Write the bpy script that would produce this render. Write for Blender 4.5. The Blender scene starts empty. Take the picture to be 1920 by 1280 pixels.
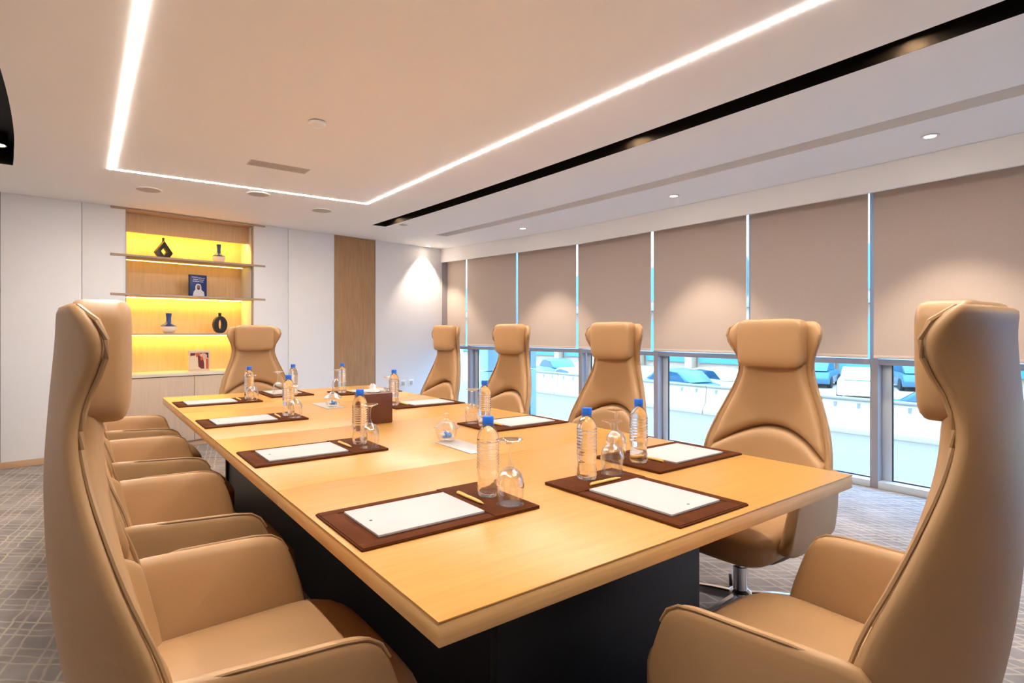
import bpy, bmesh, math, random
from mathutils import Vector, Matrix
random.seed(7)
S = bpy.context.scene
COL = S.collection
R = math.radians

# ------------------------------------------------------------------ camera
F_PX = 1059.0
cam_d = bpy.data.cameras.new('camera'); cam = bpy.data.objects.new('camera', cam_d); COL.objects.link(cam)
cam_d.sensor_width = 36.0; cam_d.sensor_fit = 'HORIZONTAL'
cam_d.lens = F_PX / 1920 * 36.0
cam_d.shift_y = -18 / 1920
cam_d.clip_start = 0.02; cam_d.clip_end = 400
cam.location = (0, 0, 1.22)
cam.rotation_euler = (R(90), 0, R(-37.3))
S.camera = cam

# ------------------------------------------------------------------ world, exposure
S.view_settings.view_transform = 'Standard'; S.view_settings.look = 'None'
S.view_settings.gamma = 1.0; S.view_settings.use_curve_mapping = False
S.view_settings.exposure = 1.32
W = bpy.data.worlds.new('sky'); S.world = W; W.use_nodes = True
bg = W.node_tree.nodes['Background']
bg.inputs[0].default_value = (0.38, 0.64, 1.0, 1); bg.inputs[1].default_value = 9.0

LED_STRENGTH = 112.0
LED_COL = (1.0, 0.93, 0.85, 1)
SHELF_COL = (1.0, 0.66, 0.12, 1)
SHELF_STRENGTH = 30.0
SPOT_W = 42.0
SPOT_COL = (1.0, 0.80, 0.62)

# ------------------------------------------------------------------ materials
MATS = {}
def mat(name, col=(.8, .8, .8), rough=.5, metal=0.0, spec=.5, **kw):
    m = bpy.data.materials.new(name); m.use_nodes = True
    p = m.node_tree.nodes['Principled BSDF']
    p.inputs['Base Color'].default_value = (*col, 1)
    p.inputs['Roughness'].default_value = rough
    p.inputs['Metallic'].default_value = metal
    p.inputs['Specular IOR Level'].default_value = spec
    for k, v in kw.items():
        p.inputs[k.replace('_', ' ')].default_value = v
    MATS[name] = m
    return m
def N(m, t, **kw):
    n = m.node_tree.nodes.new(t)
    for k, v in kw.items(): setattr(n, k, v)
    return n
def L(m, a, b): m.node_tree.links.new(a, b)
def P(m): return m.node_tree.nodes['Principled BSDF']
def noise_col(m, c1, c2, scale=(1, 1, 1), nscale=5, detail=4, bump=0.0, bscale=None, lo=.3, hi=.7, coord='Object'):
    tc = N(m, 'ShaderNodeTexCoord'); mp = N(m, 'ShaderNodeMapping'); mp.inputs['Scale'].default_value = scale
    L(m, tc.outputs[coord], mp.inputs[0])
    nz = N(m, 'ShaderNodeTexNoise'); nz.inputs['Scale'].default_value = nscale; nz.inputs['Detail'].default_value = detail
    L(m, mp.outputs[0], nz.inputs['Vector'])
    rp = N(m, 'ShaderNodeValToRGB'); rp.color_ramp.elements[0].position = lo; rp.color_ramp.elements[1].position = hi
    rp.color_ramp.elements[0].color = (*c1, 1); rp.color_ramp.elements[1].color = (*c2, 1)
    L(m, nz.outputs['Fac'], rp.inputs[0]); L(m, rp.outputs[0], P(m).inputs['Base Color'])
    if bump:
        n2 = N(m, 'ShaderNodeTexNoise'); n2.inputs['Scale'].default_value = bscale or nscale * 8; n2.inputs['Detail'].default_value = 3
        L(m, mp.outputs[0], n2.inputs['Vector'])
        b = N(m, 'ShaderNodeBump'); b.inputs['Strength'].default_value = bump; b.inputs['Distance'].default_value = .002
        L(m, n2.outputs['Fac'], b.inputs['Height']); L(m, b.outputs[0], P(m).inputs['Normal'])
def emis(name, col, strength):
    m = mat(name, col[:3]); p = P(m)
    p.inputs['Emission Color'].default_value = col; p.inputs['Emission Strength'].default_value = strength
    return m
def clear(name, tint=(1, 1, 1), gloss=.9, refr=0.0, k=.6, pwr=3.5, f0=.035):
    """clear thin material: see-through with fresnel reflection, optionally part refraction"""
    m = bpy.data.materials.new(name); m.use_nodes = True; nt = m.node_tree
    for n in list(nt.nodes):
        if n.type == 'BSDF_PRINCIPLED': nt.nodes.remove(n)
    out = [n for n in nt.nodes if n.type == 'OUTPUT_MATERIAL'][0]
    tr = N(m, 'ShaderNodeBsdfTransparent'); tr.inputs[0].default_value = (*tint, 1)
    gl = N(m, 'ShaderNodeBsdfGlossy'); gl.inputs['Roughness'].default_value = .02; gl.inputs[0].default_value = (gloss, gloss, gloss, 1)
    lw = N(m, 'ShaderNodeLayerWeight'); lw.inputs['Blend'].default_value = .5
    pw = N(m, 'ShaderNodeMath', operation='POWER'); pw.inputs[1].default_value = pwr; L(m, lw.outputs['Facing'], pw.inputs[0])
    fr = N(m, 'ShaderNodeMath', operation='MULTIPLY_ADD'); fr.inputs[1].default_value = k; fr.inputs[2].default_value = f0; L(m, pw.outputs[0], fr.inputs[0])
    mx = N(m, 'ShaderNodeMixShader')
    src = tr.outputs[0]
    if refr > 0:
        rf = N(m, 'ShaderNodeBsdfRefraction'); rf.inputs['IOR'].default_value = 1.33; rf.inputs['Roughness'].default_value = 0.0
        m2 = N(m, 'ShaderNodeMixShader'); m2.inputs[0].default_value = refr
        L(m, tr.outputs[0], m2.inputs[1]); L(m, rf.outputs[0], m2.inputs[2]); src = m2.outputs[0]
    L(m, fr.outputs[0], mx.inputs[0]); L(m, src, mx.inputs[1]); L(m, gl.outputs[0], mx.inputs[2])
    L(m, mx.outputs[0], out.inputs[0]); MATS[name] = m
    return m

m_ceil = mat('ceiling_paint', (.90, .885, .87), .9, spec=.2)
m_wall = mat('wall_laminate', (.80, .79, .80), .45, spec=.35)
m_joint = mat('joint_dark', (.35, .33, .32), .9)
m_black = mat('slot_black', (.004, .0035, .004), .6, spec=.2)
m_white = mat('white_plastic', (.80, .79, .77), .4)
m_grille = mat('speaker_grille', (.50, .44, .38), .8)
m_vent = mat('vent_metal', (.55, .49, .44), .6)
m_oak = mat('oak_panel', (.40, .24, .12), .55, spec=.3); noise_col(m_oak, (.36, .205, .10), (.44, .265, .14), (14, 14, 1), 4, 5, coord='Object')
m_niche = mat('niche_wood', (.72, .50, .28), .55, spec=.3); noise_col(m_niche, (.60, .40, .22), (.68, .47, .27), (14, 14, 1), 4, 5)
m_edge = mat('shelf_edge', (.46, .32, .22), .5)
m_cab = mat('cabinet_laminate', (.62, .46, .33), .5); noise_col(m_cab, (.58, .43, .31), (.64, .48, .35), (10, 10, 1), 4, 4)
m_counter = mat('counter_top', (.75, .66, .52), .35)
m_base = mat('baseboard_wood', (.52, .33, .19), .5); noise_col(m_base, (.48, .30, .17), (.56, .36, .21), (1, 8, 8), 4, 4)
m_table = mat('maple_veneer', (.75, .48, .22), .34, spec=.45); noise_col(m_table, (.505, .248, .056), (.565, .288, .072), (1.2, 22, 22), 3.0, 6, bump=.04, bscale=10)
m_tedge = mat('maple_edge', (.62, .40, .19), .45); noise_col(m_tedge, (.70, .40, .15), (.82, .50, .21), (3, 3, 60), 2.0, 5)
m_navy = mat('table_base_black', (.006, .007, .011), .4, spec=.25)
m_leather = mat('tan_leather', (.36, .22, .12), .42, spec=.4); noise_col(m_leather, (.405, .232, .104), (.45, .262, .122), (1, 1, 1), 3, 3, bump=.12, bscale=140)
m_piping = mat('leather_piping', (.385, .222, .100), .5)
m_bpl = mat('black_plastic', (.012, .012, .013), .4)
m_chrome = mat('polished_metal', (.72, .73, .76), .12, metal=1.0)
m_matl = mat('brown_leather_mat', (.135, .045, .022), .75, spec=.06); noise_col(m_matl, (.074, .0185, .0045), (.102, .0285, .0075), (1, 1, 1), 14, 4, bump=.1, bscale=150)
m_mate = mat('dark_mat_edge', (.045, .015, .010), .5)
m_paper = mat('paper', (.49, .455, .445), .8)
m_ink = mat('ink', (.03, .03, .04), .6)
m_pen = mat('pen_gold', (.85, .48, .12), .35)
m_cap = mat('cap_blue', (.01, .14, .68), .35)
m_water = clear('water_bottle_clear', (.985, .985, .985), .9, refr=.85, k=.7, pwr=2.6, f0=.05)
m_glass = clear('stemware_clear', (.985, .985, .985), 1.0, refr=0.0, k=1.0, pwr=2.0, f0=.05)
m_pane = clear('window_glass', (.64, .73, .78), .6, k=.4)
m_candyb = mat('candy_blue', (.03, .22, .55), .3)
m_candyw = mat('candy_white', (.6, .62, .6), .3)
m_hatch = mat('hatch_aluminium', (.55, .50, .46), .3, metal=.3)
m_box = mat('brown_leather_box', (.115, .032, .014), .42); noise_col(m_box, (.10, .028, .012), (.135, .040, .018), (1, 1, 1), 16, 4, bump=.1, bscale=150)
m_tissue = mat('tissue', (.85, .83, .82), .9)
m_blind = mat('blind_fabric', (.46, .375, .33), .9, spec=.1); noise_col(m_blind, (.50, .43, .375), (.52, .445, .39), (1, 1, 1), 60, 2, bump=.05, bscale=600)
def translucent(m, col):
    t = N(m, 'ShaderNodeBsdfTranslucent'); t.inputs[0].default_value = (*col, 1)
    a = N(m, 'ShaderNodeAddShader'); out = [n for n in m.node_tree.nodes if n.type == 'OUTPUT_MATERIAL'][0]
    L(m, P(m).outputs[0], a.inputs[0]); L(m, t.outputs[0], a.inputs[1]); L(m, a.outputs[0], out.inputs[0])
translucent(m_blind, (.13, .062, .030))
m_hem = mat('blind_hem', (.62, .53, .48), .6)
m_mull = mat('mullion_metal', (.33, .30, .31), .45, metal=.15)
m_alu = mat('sill_metal', (.55, .60, .64), .4, metal=.2)
m_ceramb = mat('ceramic_black', (.012, .010, .009), .35)
m_ceramn = mat('ceramic_navy', (.015, .05, .20), .35)
m_ceramw = mat('ceramic_white', (.75, .72, .68), .45)
m_book = mat('book_blue', (.008, .03, .17), .4)
m_bookd = mat('book_dark', (.004, .006, .03), .5)
m_bookt = mat('book_print_white', (.72, .74, .80), .6)
m_skin = mat('print_skin', (.30, .14, .08), .7)
m_beard = mat('print_dark', (.03, .02, .02), .7)
m_frame = mat('frame_cream', (.72, .56, .40), .5)
m_pr1 = mat('print_maroon', (.13, .008, .010), .6)
m_pr2 = mat('print_orange', (.55, .10, .02), .6)
m_pr3 = mat('print_cream', (.75, .60, .42), .6)
m_pr4 = mat('print_pink', (.70, .42, .33), .6)
m_ledy = emis('shelf_led', SHELF_COL, SHELF_STRENGTH)
m_ledd = emis('shelf_led_dim', SHELF_COL, SHELF_STRENGTH * .22)
m_bulb = emis('downlight_bulb', (1, .86, .68, 1), 14)
# outside
m_road = mat('road_pale', (.215, .135, .09), .9)
m_conc = mat('concrete_white', (.50, .31, .19), .9)
m_concd = mat('concrete_joint', (.25, .19, .14), .9)
m_line = mat('road_line', (.6, .42, .3), .8)
m_clad = mat('cladding_pale_blue', (.17, .20, .20), .6)
m_bglass = mat('facade_glass', (.06, .20, .30), .15)
m_carw = mat('car_paint_white', (.75, .75, .75), .25)
m_carb = mat('car_paint_blue', (.05, .12, .18), .25)
m_carg = mat('car_glass', (.02, .06, .09), .1)
m_tyre = mat('tyre', (.02, .02, .02), .8)

# carpet: interlaced pale lines over grey brown pile
m_carpet = mat('carpet', (.3, .27, .25), .95, spec=.1)
def carpet():
    m = m_carpet
    tc = N(m, 'ShaderNodeTexCoord')
    nz = N(m, 'ShaderNodeTexNoise'); nz.inputs['Scale'].default_value = 9.0; nz.inputs['Detail'].default_value = 2
    L(m, tc.outputs['Object'], nz.inputs['Vector'])
    mixv = N(m, 'ShaderNodeMixRGB'); mixv.inputs[0].default_value = .03
    L(m, tc.outputs['Object'], mixv.inputs[1]); L(m, nz.outputs['Color'], mixv.inputs[2])
    fac = None
    for ang, sc, th in ((0.20, 11.0, 0.0), (-0.85, 11.0, 0.0), (0.20, 5.5, .28), (-.85, 5.5, .28)):
        mp = N(m, 'ShaderNodeMapping'); mp.inputs['Rotation'].default_value = (0, 0, ang)
        L(m, mixv.outputs[0], mp.inputs[0])
        sx = N(m, 'ShaderNodeSeparateXYZ'); L(m, mp.outputs[0], sx.inputs[0])
        mu = N(m, 'ShaderNodeMath', operation='MULTIPLY'); mu.inputs[1].default_value = sc * math.pi; L(m, sx.outputs[0], mu.inputs[0])
        ph = N(m, 'ShaderNodeMath', operation='ADD'); ph.inputs[1].default_value = th * math.pi; L(m, mu.outputs[0], ph.inputs[0]); mu = ph
        si = N(m, 'ShaderNodeMath', operation='SINE'); L(m, mu.outputs[0], si.inputs[0])
        ab = N(m, 'ShaderNodeMath', operation='ABSOLUTE'); L(m, si.outputs[0], ab.inputs[0])
        su = N(m, 'ShaderNodeMapRange'); su.inputs[1].default_value = .22 if sc > 10 else .13; su.inputs[2].default_value = .06 if sc > 10 else .04
        su.inputs[3].default_value = 0; su.inputs[4].default_value = 1.0 if sc > 10 else .7; L(m, ab.outputs[0], su.inputs[0])
        if fac is None: fac = su.outputs[0]
        else:
            mx = N(m, 'ShaderNodeMath', operation='MAXIMUM'); L(m, fac, mx.inputs[0]); L(m, su.outputs[0], mx.inputs[1]); fac = mx.outputs[0]
    n2 = N(m, 'ShaderNodeTexNoise'); n2.inputs['Scale'].default_value = 5.0; n2.inputs['Detail'].default_value = 6
    L(m, tc.outputs['Object'], n2.inputs['Vector'])
    rp = N(m, 'ShaderNodeValToRGB'); rp.color_ramp.elements[0].position = .35; rp.color_ramp.elements[1].position = .65
    rp.color_ramp.elements[0].color = (.215, .19, .182, 1); rp.color_ramp.elements[1].color = (.305, .272, .258, 1)
    L(m, n2.outputs['Fac'], rp.inputs[0])
    brk = N(m, 'ShaderNodeTexNoise'); brk.inputs['Scale'].default_value = 3.0; L(m, tc.outputs['Object'], brk.inputs['Vector'])
    bm_ = N(m, 'ShaderNodeMath', operation='MULTIPLY'); L(m, fac, bm_.inputs[0]); L(m, brk.outputs['Fac'], bm_.inputs[1])
    bm_2 = N(m, 'ShaderNodeMath', operation='MULTIPLY'); bm_2.inputs[1].default_value = .95; L(m, bm_.outputs[0], bm_2.inputs[0]); bm_ = bm_2
    mc = N(m, 'ShaderNodeMixRGB'); L(m, bm_.outputs[0], mc.inputs[0]); L(m, rp.outputs[0], mc.inputs[1]); mc.inputs[2].default_value = (.62, .50, .38, 1)
    L(m, mc.outputs[0], P(m).inputs['Base Color'])
    n3 = N(m, 'ShaderNodeTexNoise'); n3.inputs['Scale'].default_value = 350; L(m, tc.outputs['Object'], n3.inputs['Vector'])
    b = N(m, 'ShaderNodeBump'); b.inputs['Strength'].default_value = .4; b.inputs['Distance'].default_value = .004
    L(m, n3.outputs['Fac'], b.inputs['Height']); L(m, b.outputs[0], P(m).inputs['Normal'])
carpet()

# dotted LED diode strip (local x runs along the strip)
m_led = mat('led_diodes', (1, .95, .9))
def ledmat():
    m = m_led
    tc = N(m, 'ShaderNodeTexCoord'); sx = N(m, 'ShaderNodeSeparateXYZ'); L(m, tc.outputs['Object'], sx.inputs[0])
    mu = N(m, 'ShaderNodeMath', operation='MULTIPLY'); mu.inputs[1].default_value = 2 * math.pi / .036; L(m, sx.outputs[0], mu.inputs[0])
    si = N(m, 'ShaderNodeMath', operation='SINE'); L(m, mu.outputs[0], si.inputs[0])
    mr = N(m, 'ShaderNodeMapRange'); mr.inputs[1].default_value = -.7; mr.inputs[2].default_value = 0.2
    mr.inputs[3].default_value = .045; mr.inputs[4].default_value = 1.0; L(m, si.outputs[0], mr.inputs[0])
    m3 = N(m, 'ShaderNodeMath', operation='MULTIPLY'); m3.inputs[1].default_value = LED_STRENGTH; L(m, mr.outputs[0], m3.inputs[0])
    P(m).inputs['Emission Color'].default_value = LED_COL
    L(m, m3.outputs[0], P(m).inputs['Emission Strength'])
ledmat()

# ------------------------------------------------------------------ helpers
def tag(o, label=None, cat=None, group=None, kind=None):
    if label: o['label'] = label
    if cat: o['category'] = cat
    if group: o['group'] = group
    if kind: o['kind'] = kind
    return o
def empty(name, loc=(0, 0, 0), rz=0, label=None, cat=None, group=None, kind=None, parent=None):
    o = bpy.data.objects.new(name, None); COL.objects.link(o)
    o.location = loc; o.rotation_euler = (0, 0, rz); o.empty_display_size = .05
    if parent: o.parent = parent
    return tag(o, label, cat, group, kind)
def mesh_obj(name, me, m=None, parent=None, loc=None, rz=0):
    o = bpy.data.objects.new(name, me); COL.objects.link(o)
    if m is not None and not me.materials: me.materials.append(m)
    if parent: o.parent = parent
    if loc is not None: o.location = loc
    if rz: o.rotation_euler = (0, 0, rz)
    return o
def shade(me, ang=None):
    me.polygons.foreach_set('use_smooth', [True] * len(me.polygons))
    if ang is not None:
        try: me.set_sharp_from_angle(angle=ang)
        except Exception: pass
class MB:
    """collects simple shapes into one mesh"""
    def __init__(s): s.v = []; s.f = []
    def add(s, vs, fs):
        b = len(s.v); s.v += [tuple(v) for v in vs]; s.f += [tuple(i + b for i in f) for f in fs]; return s
    def box(s, x0, x1, y0, y1, z0, z1, M=None):
        vs = [Vector((x, y, z)) for z in (z0, z1) for y in (y0, y1) for x in (x0, x1)]
        if M is not None: vs = [M @ v for v in vs]
        return s.add(vs, [(0, 2, 3, 1), (4, 5, 7, 6), (0, 1, 5, 4), (2, 6, 7, 3), (0, 4, 6, 2), (1, 3, 7, 5)])
    def lathe(s, prof, n=32, c=(0, 0, 0), wob=None):
        vs = []; fs = []
        for (r, z) in prof:
            for k in range(n):
                a = 2 * math.pi * k / n
                rr = r if wob is None else r * wob(a, z)
                vs.append((c[0] + rr * math.cos(a), c[1] + rr * math.sin(a), c[2] + z))
        for i in range(len(prof) - 1):
            for k in range(n):
                k2 = (k + 1) % n
                fs.append((i * n + k, i * n + k2, (i + 1) * n + k2, (i + 1) * n + k))
        if prof[0][0] > 1e-6: fs.append(tuple(reversed(range(n))))
        if prof[-1][0] > 1e-6: fs.append(tuple((len(prof) - 1) * n + k for k in range(n)))
        return s.add(vs, fs)
    def tube(s, pts, r, n=8, cap=True):
        pts = [Vector(p) for p in pts]; vs = []; fs = []
        up = Vector((0, 0, 1))
        for i, p in enumerate(pts):
            t = (pts[min(i + 1, len(pts) - 1)] - pts[max(i - 1, 0)]).normalized()
            a = t.cross(up)
            if a.length < 1e-3: a = t.cross(Vector((1, 0, 0)))
            a.normalize(); b = t.cross(a)
            rr = r[i] if isinstance(r, (list, tuple)) else r
            for k in range(n):
                th = 2 * math.pi * k / n
                vs.append(p + a * rr * math.cos(th) + b * rr * math.sin(th))
        for i in range(len(pts) - 1):
            for k in range(n):
                k2 = (k + 1) % n
                fs.append((i * n + k, i * n + k2, (i + 1) * n + k2, (i + 1) * n + k))
        if cap: fs += [tuple(reversed(range(n))), tuple((len(pts) - 1) * n + k for k in range(n))]
        return s.add(vs, fs)
    def prism(s, poly, y0, y1, axes='xz'):
        """polygon (a,b) extruded along the third axis"""
        n = len(poly); vs = []
        for t in (y0, y1):
            for a, b in poly:
                vs.append({'xz': (a, t, b), 'xy': (a, b, t), 'yz': (t, a, b)}[axes])
        fs = [tuple(range(n)), tuple(reversed(range(n, 2 * n)))]
        for i in range(n):
            j = (i + 1) % n; fs.append((i, i + n, j + n, j))
        return s.add(vs, fs)
    def grid(s, rows, closed=False):
        nr = len(rows); nc = len(rows[0]); vs = [p for r in rows for p in r]; fs = []
        for i in range(nr - 1):
            for k in range(nc if closed else nc - 1):
                k2 = (k + 1) % nc
                fs.append((i * nc + k, i * nc + k2, (i + 1) * nc + k2, (i + 1) * nc + k))
        return s.add(vs, fs)
    def mesh(s, name, bevel=0.0, seg=2, smooth=False, ang=R(40), subsurf=0, solid=0.0, soff=1.0, weld=True):
        me = bpy.data.meshes.new(name); me.from_pydata(s.v, [], s.f); me.update()
        bm = bmesh.new(); bm.from_mesh(me)
        if weld: bmesh.ops.remove_doubles(bm, verts=bm.verts, dist=1e-5)
        bmesh.ops.recalc_face_normals(bm, faces=bm.faces)
        if bevel > 0:
            es = [e for e in bm.edges if len(e.link_faces) == 2 and e.calc_face_angle(0) > R(30)]
            bmesh.ops.bevel(bm, geom=es, offset=bevel, segments=seg, profile=.5, affect='EDGES', clamp_overlap=True)
        bm.to_mesh(me); bm.free()
        if subsurf or solid:
            o = bpy.data.objects.new('bake', me); COL.objects.link(o)
            if solid:
                md = o.modifiers.new('s', 'SOLIDIFY'); md.thickness = solid; md.offset = soff; md.use_even_offset = False
            if subsurf:
                md = o.modifiers.new('ss', 'SUBSURF'); md.levels = subsurf; md.render_levels = subsurf
            dg = bpy.context.evaluated_depsgraph_get(); dg.update()
            me2 = bpy.data.meshes.new_from_object(o.evaluated_get(dg)); me2.name = name
            bpy.data.objects.remove(o); bpy.data.meshes.remove(me); me = me2
        if smooth or subsurf: shade(me, None if subsurf else ang)
        elif bevel: shade(me, R(35))
        return me
def bxobj(name, dims, m, parent=None, bevel=0.003, seg=2, M=None):
    return mesh_obj(name, MB().box(*dims, M=M).mesh(name, bevel=bevel, seg=seg), m, parent)
def superbox(c, h, e=4.0, n=12, fn=None):
    """rounded box: cube sphere pushed to a superellipsoid of exponent e"""
    mb = MB()
    def mp(p):
        l = (abs(p[0]) ** e + abs(p[1]) ** e + abs(p[2]) ** e) ** (1 / e)
        q = Vector((c[0] + h[0] * p[0] / l, c[1] + h[1] * p[1] / l, c[2] + h[2] * p[2] / l))
        return fn(q) if fn else q
    for ax in range(3):
        for sg in (-1, 1):
            rows = []
            for i in range(n + 1):
                row = []
                for k in range(n + 1):
                    a = math.tan((-1 + 2 * i / n) * math.pi / 4); b = math.tan((-1 + 2 * k / n) * math.pi / 4)
                    p = [0, 0, 0]; p[ax] = sg; p[(ax + 1) % 3] = a; p[(ax + 2) % 3] = b
                    row.append(mp(p))
                rows.append(row)
            mb.grid(rows)
    return mb
def copy_tree(o, parent=None):
    c = o.copy(); COL.objects.link(c); c.parent = parent
    for ch in list(o.children): copy_tree(ch, c)
    return c
def lerp(tab, z):
    if z <= tab[0][0]: return tab[0][1:]
    for a, b in zip(tab, tab[1:]):
        if z <= b[0]:
            t = (z - a[0]) / (b[0] - a[0]); t2 = t
            return tuple(x + (y - x) * t2 for x, y in zip(a[1:], b[1:]))
    return tab[-1][1:]
def smoothtab(tab, z):
    # catmull-rom over the table
    n = len(tab)
    if z <= tab[0][0]: return tab[0][1:]
    if z >= tab[-1][0]: return tab[-1][1:]
    for i in range(n - 1):
        if z <= tab[i + 1][0]:
            a, b = tab[i], tab[i + 1]; p = tab[max(i - 1, 0)]; q = tab[min(i + 2, n - 1)]
            t = (z - a[0]) / (b[0] - a[0]); dz = b[0] - a[0]; out = []
            for k in range(1, len(a)):
                m0 = (b[k] - p[k]) / max(b[0] - p[0], 1e-6) * dz; m1 = (q[k] - a[k]) / max(q[0] - a[0], 1e-6) * dz
                out.append((2 * t**3 - 3 * t**2 + 1) * a[k] + (t**3 - 2 * t**2 + t) * m0 + (-2 * t**3 + 3 * t**2) * b[k] + (t**3 - t**2) * m1)
            return tuple(out)

# ------------------------------------------------------------------ room shell
H = 2.46
X_L, Y_N = -2.0, -2.2
WALL = [(-2.0, 6.70), (-.575, 6.737), (0.0, 6.765), (.347, 6.807), (1.579, 6.976), (1.974, 7.03), (2.56, 7.095), (3.16, 7.19), (4.30, 7.40), (4.75, 7.49)]
PELMET = [(4.64, -2.2), (4.655, .86), (4.685, 1.71), (4.69, 2.67), (4.69, 3.72), (4.68, 4.83), (4.55, 5.78), (4.40, 6.77), (4.29, 7.398)]
MULL = [(4.92, -2.2), (4.93, -1.35), (4.93, -.30), (4.93, .75), (4.93, 1.80), (4.93, 2.813), (4.93, 3.911), (4.90, 5.04), (4.75, 6.06), (4.55, 7.02), (4.45, 7.46)]

fl = mesh_obj('floor', MB().add([(-2.0, Y_N, 0), (5.02, Y_N, 0), (5.02, 7.6, 0), (-2.0, 7.6, 0)], [(0, 1, 2, 3)]).mesh('floor'), m_carpet)
tag(fl, kind='structure')

def slotR(y): return 2.78 - .0077 * (y - 2.6) ** 2
def slotL(y): return -.305 - .0245 * (max(y, 1.5) - 3.55) ** 2
def tro(y): return 3.765 - .0085 * (y - 2.0) ** 2
ys = sorted(set([round(Y_N + .2 * i, 3) for i in range(50) if Y_N + .2 * i < 7.6] + [7.6, 5.6, 6.2, 6.35]))
def interpX(poly, y):
    pl = sorted(poly, key=lambda p: p[1])
    return lerp([(p[1], p[0]) for p in pl], y)[0]
cols = [lambda y: -2.0, lambda y: slotL(y) - .18, slotL, slotR, lambda y: slotR(y) + .17, tro, lambda y: tro(y) + .17, lambda y: interpX(MULL, y) + .1]
ends = {1: 5.6, 3: 6.2, 5: 6.35}
mb = MB()
for a, b in zip(ys, ys[1:]):
    for c in range(7):
        if c in ends and b <= ends[c] + 1e-6: continue
        mb.add([(cols[c](a), a, H), (cols[c](b), b, H), (cols[c + 1](b), b, H), (cols[c + 1](a), a, H)], [(0, 1, 2, 3)])
ce = mesh_obj('ceiling', mb.mesh('ceiling'), m_ceil); tag(ce, kind='structure')
def slot(name, c, depth, m):
    mb = MB(); yy = [y for y in ys if y <= ends[c] + 1e-6]
    f0, f1 = cols[c], cols[c + 1]
    for a, b in zip(yy, yy[1:]):
        mb.add([(f0(a), a, H), (f0(b), b, H), (f0(b), b, H + depth), (f0(a), a, H + depth)], [(0, 1, 2, 3)])
        mb.add([(f1(a), a, H), (f1(b), b, H), (f1(b), b, H + depth), (f1(a), a, H + depth)], [(0, 3, 2, 1)])
        mb.add([(f0(a), a, H + depth), (f0(b), b, H + depth), (f1(b), b, H + depth), (f1(a), a, H + depth)], [(0, 1, 2, 3)])
    for e in (yy[0], yy[-1]):
        mb.add([(f0(e), e, H), (f1(e), e, H), (f1(e), e, H + depth), (f0(e), e, H + depth)], [(0, 1, 2, 3)])
    o = mesh_obj(name, mb.mesh(name), m); tag(o, kind='structure'); return o
slot('trim_1', 1, .14, m_black)
slot('trim_2', 3, .14, m_black)
slot('trim_3', 5, .13, m_ceil)

tag(bxobj('wall_left', (-2.08, -2.0, Y_N, 7.6, 0, H), m_wall, bevel=0), kind='structure')
tag(bxobj('wall_near', (-2.08, 5.1, Y_N - .08, Y_N, 0, H), m_oak, bevel=0), kind='structure')

# back wall: panels between joints, backing behind
wb = empty('wall_back', (1.2, 7.0, 0), kind='structure')
wb_inv = Matrix.Translation((-1.2, -7.0, 0))
def wall_piece(name, p, q, z0, z1, t0, t1, m, gap=.002, bevel=.0015):
    p = Vector((*p, 0)); q = Vector((*q, 0)); d = (q - p); ln = d.length; ang = math.atan2(d.y, d.x)
    me = MB().box(gap, ln - gap, t0, t1, z0, z1).mesh(name, bevel=bevel)
    o = mesh_obj(name, me, m, wb); o.matrix_local = wb_inv @ Matrix.Translation(p) @ Matrix.Rotation(ang, 4, 'Z')
    return o
joint_pairs = [(0, 1), (1, 2), (2, 3), (4, 5), (5, 6), (7, 8), (8, 9)]
for a, b in joint_pairs:
    wall_piece('wall_panel', WALL[a], WALL[b], 0.0 if a > 7 else .06, H, 0, .02, m_wall)
    wall_piece('panel_backing', WALL[a], WALL[b], 0, H, .022, .06, m_joint, gap=-.01, bevel=0)
op = wall_piece('oak_panel', WALL[6], WALL[7], .0, H - .002, .006, .02, m_oak, gap=.004)
op['label'] = 'tall brown wood veneer panel'
wall_piece('panel_backing', WALL[6], WALL[7], 0, H, .022, .06, m_joint, gap=-.01, bevel=0)
bb = empty('baseboard_back', (1.2, 6.98, 0), kind='structure')
for a, b in [(0, 1), (1, 2), (2, 3), (4, 5), (5, 6), (7, 8)]:
    p = Vector((*WALL[a], 0)); q = Vector((*WALL[b], 0)); d = q - p; ang = math.atan2(d.y, d.x)
    o = mesh_obj('baseboard', MB().box(0, d.length, -.008, .02, 0.001, .06).mesh('baseboard', bevel=.002), m_base, bb)
    o.matrix_local = Matrix.Translation((-1.2, -6.98, 0)) @ Matrix.Translation(p) @ Matrix.Rotation(ang, 4, 'Z')

# ------------------------------------------------------------------ display niche
NA = math.atan2(WALL[4][1] - WALL[3][1], WALL[4][0] - WALL[3][0]); NW = math.hypot(WALL[4][0] - WALL[3][0], WALL[4][1] - WALL[3][1])
nichem = Matrix.Translation((*WALL[3], 0)) @ Matrix.Rotation(NA, 4, 'Z')
def npos(u, v, z): return tuple(nichem @ Vector((u, v, z)))
niche = empty('display_niche', (*WALL[3], 0), NA, 'lit wooden display niche with open shelves above beige cabinets in white wall', 'shelving')
ND = .40
SH = [1.995, 1.605, 1.205]
CT = .79
bxobj('back_panel', (0, NW, ND, ND + .02, CT - .03, H - .01), m_niche, niche, 0)
bxobj('side_panel', (-.018, 0, 0.0, ND + .02, 0, H - .01), m_wall, niche, .001)
bxobj('side_panel', (NW, NW + .018, 0.0, ND + .02, 0, H - .01), m_wall, niche, .001)
bxobj('top_trim', (-.125, NW + .125, -.006, ND, H - .022, H - .004), m_edge, niche, .001)
bxobj('header', (0.0, NW, .16, .18, 2.245, H - .022), m_niche, niche, .001)
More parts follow.
